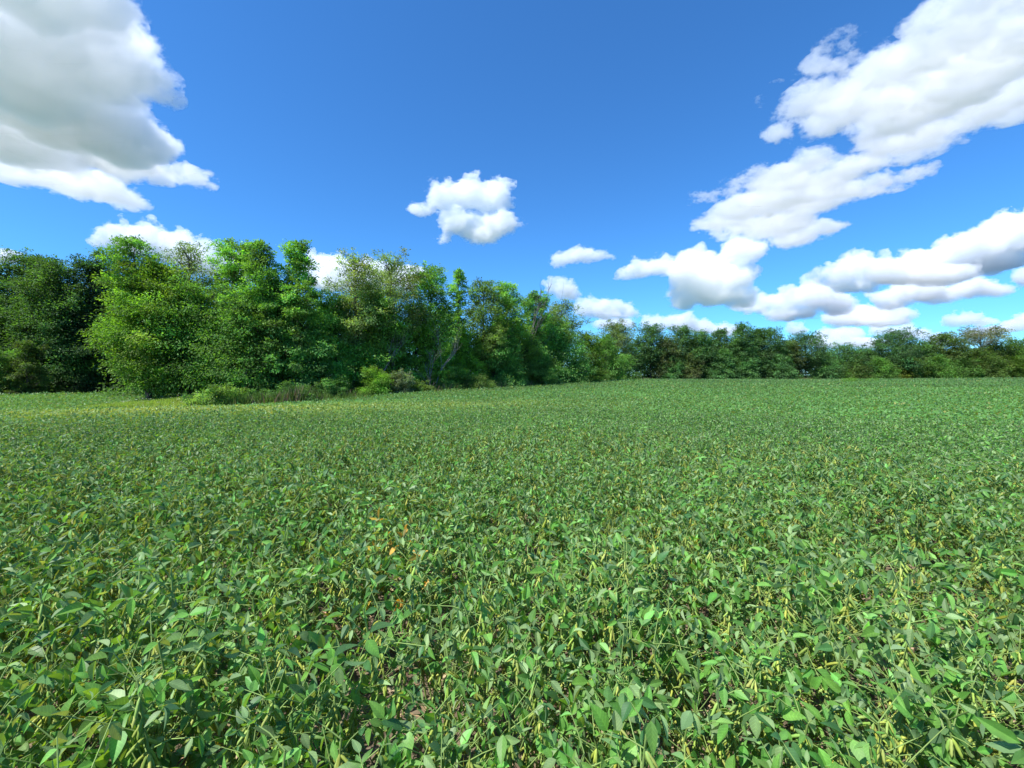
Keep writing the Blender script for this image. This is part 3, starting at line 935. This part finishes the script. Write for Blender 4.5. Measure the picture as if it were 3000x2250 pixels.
def cloud(puffs, Y, seed, dens=5.5, band=26, ero=3.8, detail=48., soft=.14, thick=.8, cut=.55, grow=5., alt=0, g0=0.):
    rng = np.random.default_rng(seed)
    S = []
    k = Y / FB
    for p in puffs:
        px, py, rx = p[:3]
        ry = p[3] if len(p) > 3 else rx
        if alt:                                           # a flat layer seen from below: all its puffs at one height
            Yp = alt * FB / (HY - py)
            kp = Yp / FB
            r = np.array([(rx + grow) * kp, Yp * (ry + grow) / (HY - py), thick * min(rx, ry) * kp])
            c = np.array([(px - CX) * kp, Yp, alt + rng.normal() * .15 * r[2] + .5 * r[2]])
        else:
            r = np.array([rx + grow, ((rx + ry) / 2 + grow) * thick, ry + grow]) * k
            c = np.array([(px - CX) * k, Y + rng.normal() * .35 * r[1], (HY - py) * k + EYE])
        S.append((c, r))
        for i in range(10):
            u = nrm(rng.normal(size=3))
            if u[2] < -.3: u[2] *= -1
            rr = min(r[0], r[2]) * rng.uniform(.22, .5)
            c2 = c + u * r * .9
            S.append((c2, np.array([rr * 1.15, rr, rr])))
            for j in range(3):
                u2 = nrm(rng.normal(size=3) + u)
                r2 = rr * rng.uniform(.25, .5)
                S.append((c2 + u2 * rr, np.array([r2, r2, r2])))
    mb = MB()
    for c, r in S:
        mb.add(ICO_V * r + c, ICO_F)
    o0 = np.mean([c for c, r in S], 0)
    mt = bpy.data.materials.new('cloud_vapour')
    mt.use_nodes = True
    t = mt.node_tree
    t.nodes.clear()
    o = mb.obj('cloud', mt, origin=o0)
    tag(o, kind='stuff')
    vs = 2.6 * k
    rm = o.modifiers.new('union', 'REMESH'); rm.mode = 'VOXEL'; rm.voxel_size = vs
    dg = bpy.context.evaluated_depsgraph_get()
    me = bpy.data.meshes.new_from_object(o.evaluated_get(dg))
    o.modifiers.clear()
    o.data = me
    me.materials.clear(); me.materials.append(mt)
    N, Lk = t.nodes.new, t.links.new
    out = N('ShaderNodeOutputMaterial'); pv = N('ShaderNodeVolumeScatter')
    pv.inputs['Color'].default_value = (1, 1, 1, 1)
    pv.inputs['Anisotropy'].default_value = g0
    at = N('ShaderNodeAttribute'); at.attribute_name = 'density'
    geo = N('ShaderNodeNewGeometry'); mp = N('ShaderNodeVectorMath'); mp.operation = 'MULTIPLY'; mp.inputs[1].default_value = (.8, 1, 1.25)
    nz = N('ShaderNodeTexNoise'); nz.inputs['Scale'].default_value = 1 / (detail * k); nz.inputs['Detail'].default_value = 6; nz.inputs['Roughness'].default_value = .72
    Lk(geo.outputs['Position'], mp.inputs[0]); Lk(mp.outputs[0], nz.inputs['Vector'])
    m2 = N('ShaderNodeMath'); m2.operation = 'MULTIPLY_ADD'; m2.inputs[1].default_value = ero; m2.inputs[2].default_value = -ero * cut
    m1 = N('ShaderNodeMath'); m1.operation = 'ADD'
    Lk(nz.outputs[0], m2.inputs[0]); Lk(at.outputs['Fac'], m1.inputs[0]); Lk(m2.outputs[0], m1.inputs[1])
    mr = N('ShaderNodeMapRange'); mr.inputs[1].default_value = 0; mr.inputs[2].default_value = soft; mr.inputs[3].default_value = 0; mr.inputs[4].default_value = dens / (100 * k)
    Lk(m1.outputs[0], mr.inputs[0])
    gt = N('ShaderNodeMath'); gt.operation = 'GREATER_THAN'; gt.inputs[1].default_value = .001; Lk(at.outputs['Fac'], gt.inputs[0])
    mm = N('ShaderNodeMath'); mm.operation = 'MULTIPLY'; Lk(gt.outputs[0], mm.inputs[0]); Lk(mr.outputs[0], mm.inputs[1])
    Lk(mm.outputs[0], pv.inputs['Density']); Lk(pv.outputs[0], out.inputs['Volume'])
    g = bpy.data.node_groups.new('vapour', 'GeometryNodeTree')
    g.interface.new_socket('Geometry', in_out='INPUT', socket_type='NodeSocketGeometry')
    g.interface.new_socket('Geometry', in_out='OUTPUT', socket_type='NodeSocketGeometry')
    gi = g.nodes.new('NodeGroupInput'); go = g.nodes.new('NodeGroupOutput'); mv = g.nodes.new('GeometryNodeMeshToVolume')
    mv.resolution_mode = 'VOXEL_SIZE'
    mv.inputs['Voxel Size'].default_value = vs * 1.2; mv.inputs['Interior Band Width'].default_value = band * k; mv.inputs['Density'].default_value = 1
    sm = g.nodes.new('GeometryNodeSetMaterial'); sm.inputs['Material'].default_value = mt
    g.links.new(gi.outputs[0], mv.inputs['Mesh']); g.links.new(mv.outputs[0], sm.inputs[0]); g.links.new(sm.outputs[0], go.inputs[0])
    md = o.modifiers.new('vapour', 'NODES'); md.node_group = g
    return o

# great grey-bottomed cloud at the upper left
cloud([(-60, 60, 150), (60, -20, 150), (170, 10, 110), (230, 60, 60), (255, 110, 50), (40, 150, 160), (200, 160, 110), (300, 190, 62), (335, 200, 42),
       (355, 185, 24), (345, 225, 24), (90, 250, 140), (230, 290, 95), (305, 300, 48), (-40, 290, 120), (100, 340, 80, 60), (250, 370, 80, 45), (330, 385, 45, 25), (200, 415, 70, 34), (20, 378, 80, 34), (60, 385, 80, 34), (150, 415, 70, 28), (265, 442, 56, 20), (390, 395, 25, 14), (430, 398, 28, 22), (455, 385, 15, 9)],
      1900, 3, g0=.5, dens=4.4, band=30, soft=.26, detail=56, thick=.85, ero=4., grow=4, alt=1000)
# behind the left trees
cloud([(232, 522, 26, 16), (265, 510, 26, 26), (300, 535, 40, 22), (340, 520, 42, 28), (390, 545, 52, 32), (440, 565, 50, 34), (490, 580, 50, 30), (700, 590, 45, 40), (745, 600, 45, 36), (690, 570, 25, 18), (800, 600, 50, 36), (880, 600, 45, 30)], 4200, 4, band=16, detail=40)
# the small central cloud
cloud([(960, 432, 34, 26), (1010, 415, 44, 32), (1055, 425, 42, 36), (1085, 440, 26, 20), (915, 450, 28, 14), (980, 485, 36, 26), (1035, 490, 52, 28), (1085, 490, 38, 22), (1125, 490, 20, 9), (1040, 512, 40, 16), (958, 525, 14, 12), (900, 458, 14, 9)], 3200, 5, band=16, detail=36, cut=.57)
cloud([(1208, 562, 18, 13), (1235, 555, 24, 14), (1262, 550, 22, 14), (1290, 553, 20, 8), (1308, 556, 12, 5)], 4200, 6, band=10, detail=26)
cloud([(1350, 595, 18, 12), (1385, 582, 28, 18), (1420, 578, 30, 18), (1455, 580, 26, 14)], 4200, 7, band=12, detail=30)
cloud([(1465, 600, 34, 34), (1500, 575, 34, 34), (1530, 565, 44, 26), (1480, 640, 38, 26), (1530, 625, 52, 40), (1590, 600, 42, 30), (1590, 645, 40, 22), (1600, 545, 48, 24), (1540, 590, 50, 40)], 4200, 8, band=16, detail=40)
# the long diagonal bank at the right
cloud([(1700, 290, 42, 34), (1740, 240, 60, 50), (1770, 170, 50, 40), (1830, 250, 90, 66), (1900, 180, 80, 66), (1960, 250, 100, 80), (2010, 120, 90, 80), (2070, 200, 110, 90), (2090, 30, 100, 90), (2180, 110, 120, 100), (2200, 10, 120, 100), (2180, 250, 70, 46), (1800, 110, 40, 26), (1655, 215, 16, 20),
       (2150, 230, 90, 50), (2230, 220, 90, 60), (2070, 265, 100, 46), (1990, 300, 100, 44), (1890, 330, 46, 34), (1960, 340, 80, 40), (2040, 300, 70, 44), (1940, 400, 44, 26)], 2100, 9, g0=.4, dens=4.5, band=28, thick=.6, grow=9, detail=52, ero=4.8, soft=.30, alt=1200)
cloud([(1520, 430, 42, 12), (1580, 415, 46, 18), (1640, 395, 50, 24), (1720, 390, 60, 34), (1790, 400, 60, 34), (1840, 420, 50, 26), (1600, 460, 60, 30), (1680, 440, 76, 36), (1760, 450, 70, 30), (1540, 490, 44, 18), (1600, 500, 60, 22), (1680, 500, 60, 26), (1730, 520, 54, 22), (1790, 500, 26, 9)], 3000, 10, g0=.3, dens=5, band=20, detail=45, thick=.8, grow=7, ero=4.6, soft=.28, alt=1200)
# lower banks
cloud([(1765, 598, 16, 12), (1810, 600, 36, 24), (1850, 575, 40, 28), (1900, 590, 60, 28), (1950, 580, 60, 24), (2010, 565, 60, 26), (2070, 545, 60, 32), (2120, 530, 60, 36), (2180, 510, 60, 36), (2230, 505, 60, 46), (1850, 618, 50, 12), (2000, 600, 90, 18), (2150, 560, 80, 26)], 4800, 11, band=16, detail=36)
cloud([(1920, 648, 40, 20), (1970, 630, 46, 26), (2030, 638, 40, 18), (2090, 625, 46, 18), (2140, 628, 36, 10), (2170, 630, 16, 5)], 6000, 12, band=11, detail=26)
cloud([(1620, 662, 28, 12), (1650, 655, 22, 18), (1690, 655, 36, 22), (1730, 645, 40, 26), (1780, 655, 40, 22), (1815, 665, 34, 14), (1700, 680, 60, 10)], 6500, 13, band=11, detail=26)
cloud([(1820, 690, 44, 14), (1870, 680, 44, 22), (1920, 680, 36, 20), (1890, 695, 60, 9)], 7500, 14, band=10, detail=26)
cloud([(1192, 622, 14, 14), (1215, 630, 22, 18), (1235, 634, 14, 14)], 5500, 15, band=9, detail=22)
cloud([(1265, 668, 30, 16), (1300, 664, 30, 16), (1345, 672, 22, 16), (1365, 678, 16, 8), (1300, 680, 40, 8)], 6500, 16, band=9, detail=22)
cloud([(1310, 698, 26, 10), (1345, 700, 24, 9)], 7500, 17, band=7, detail=18)
cloud([(1415, 700, 28, 14), (1460, 700, 34, 16), (1510, 708, 34, 12), (1560, 715, 40, 10)], 7500, 18, band=8, detail=20)
cloud([(1790, 722, 30, 9), (1835, 720, 34, 10), (1780, 740, 40, 8), (1860, 742, 46, 9), (1720, 712, 20, 10)], 9000, 19, band=7, detail=20)
cloud([(1900, 715, 24, 9), (1960, 720, 26, 14), (1990, 722, 18, 10), (2030, 735, 30, 9)], 9000, 20, band=7, detail=20)
cloud([(2060, 694, 20, 10), (2085, 690, 24, 11), (2120, 697, 24, 6)], 8000, 21, band=7, detail=20)
cloud([(2180, 705, 24, 12), (2225, 695, 40, 18), (2130, 715, 40, 8)], 8000, 22, band=8, detail=20)
cloud([(2225, 600, 30, 18)], 5500, 23, band=9, detail=22)
cloud([(-10, 552, 40, 14)], 5000, 24, band=9, detail=22)
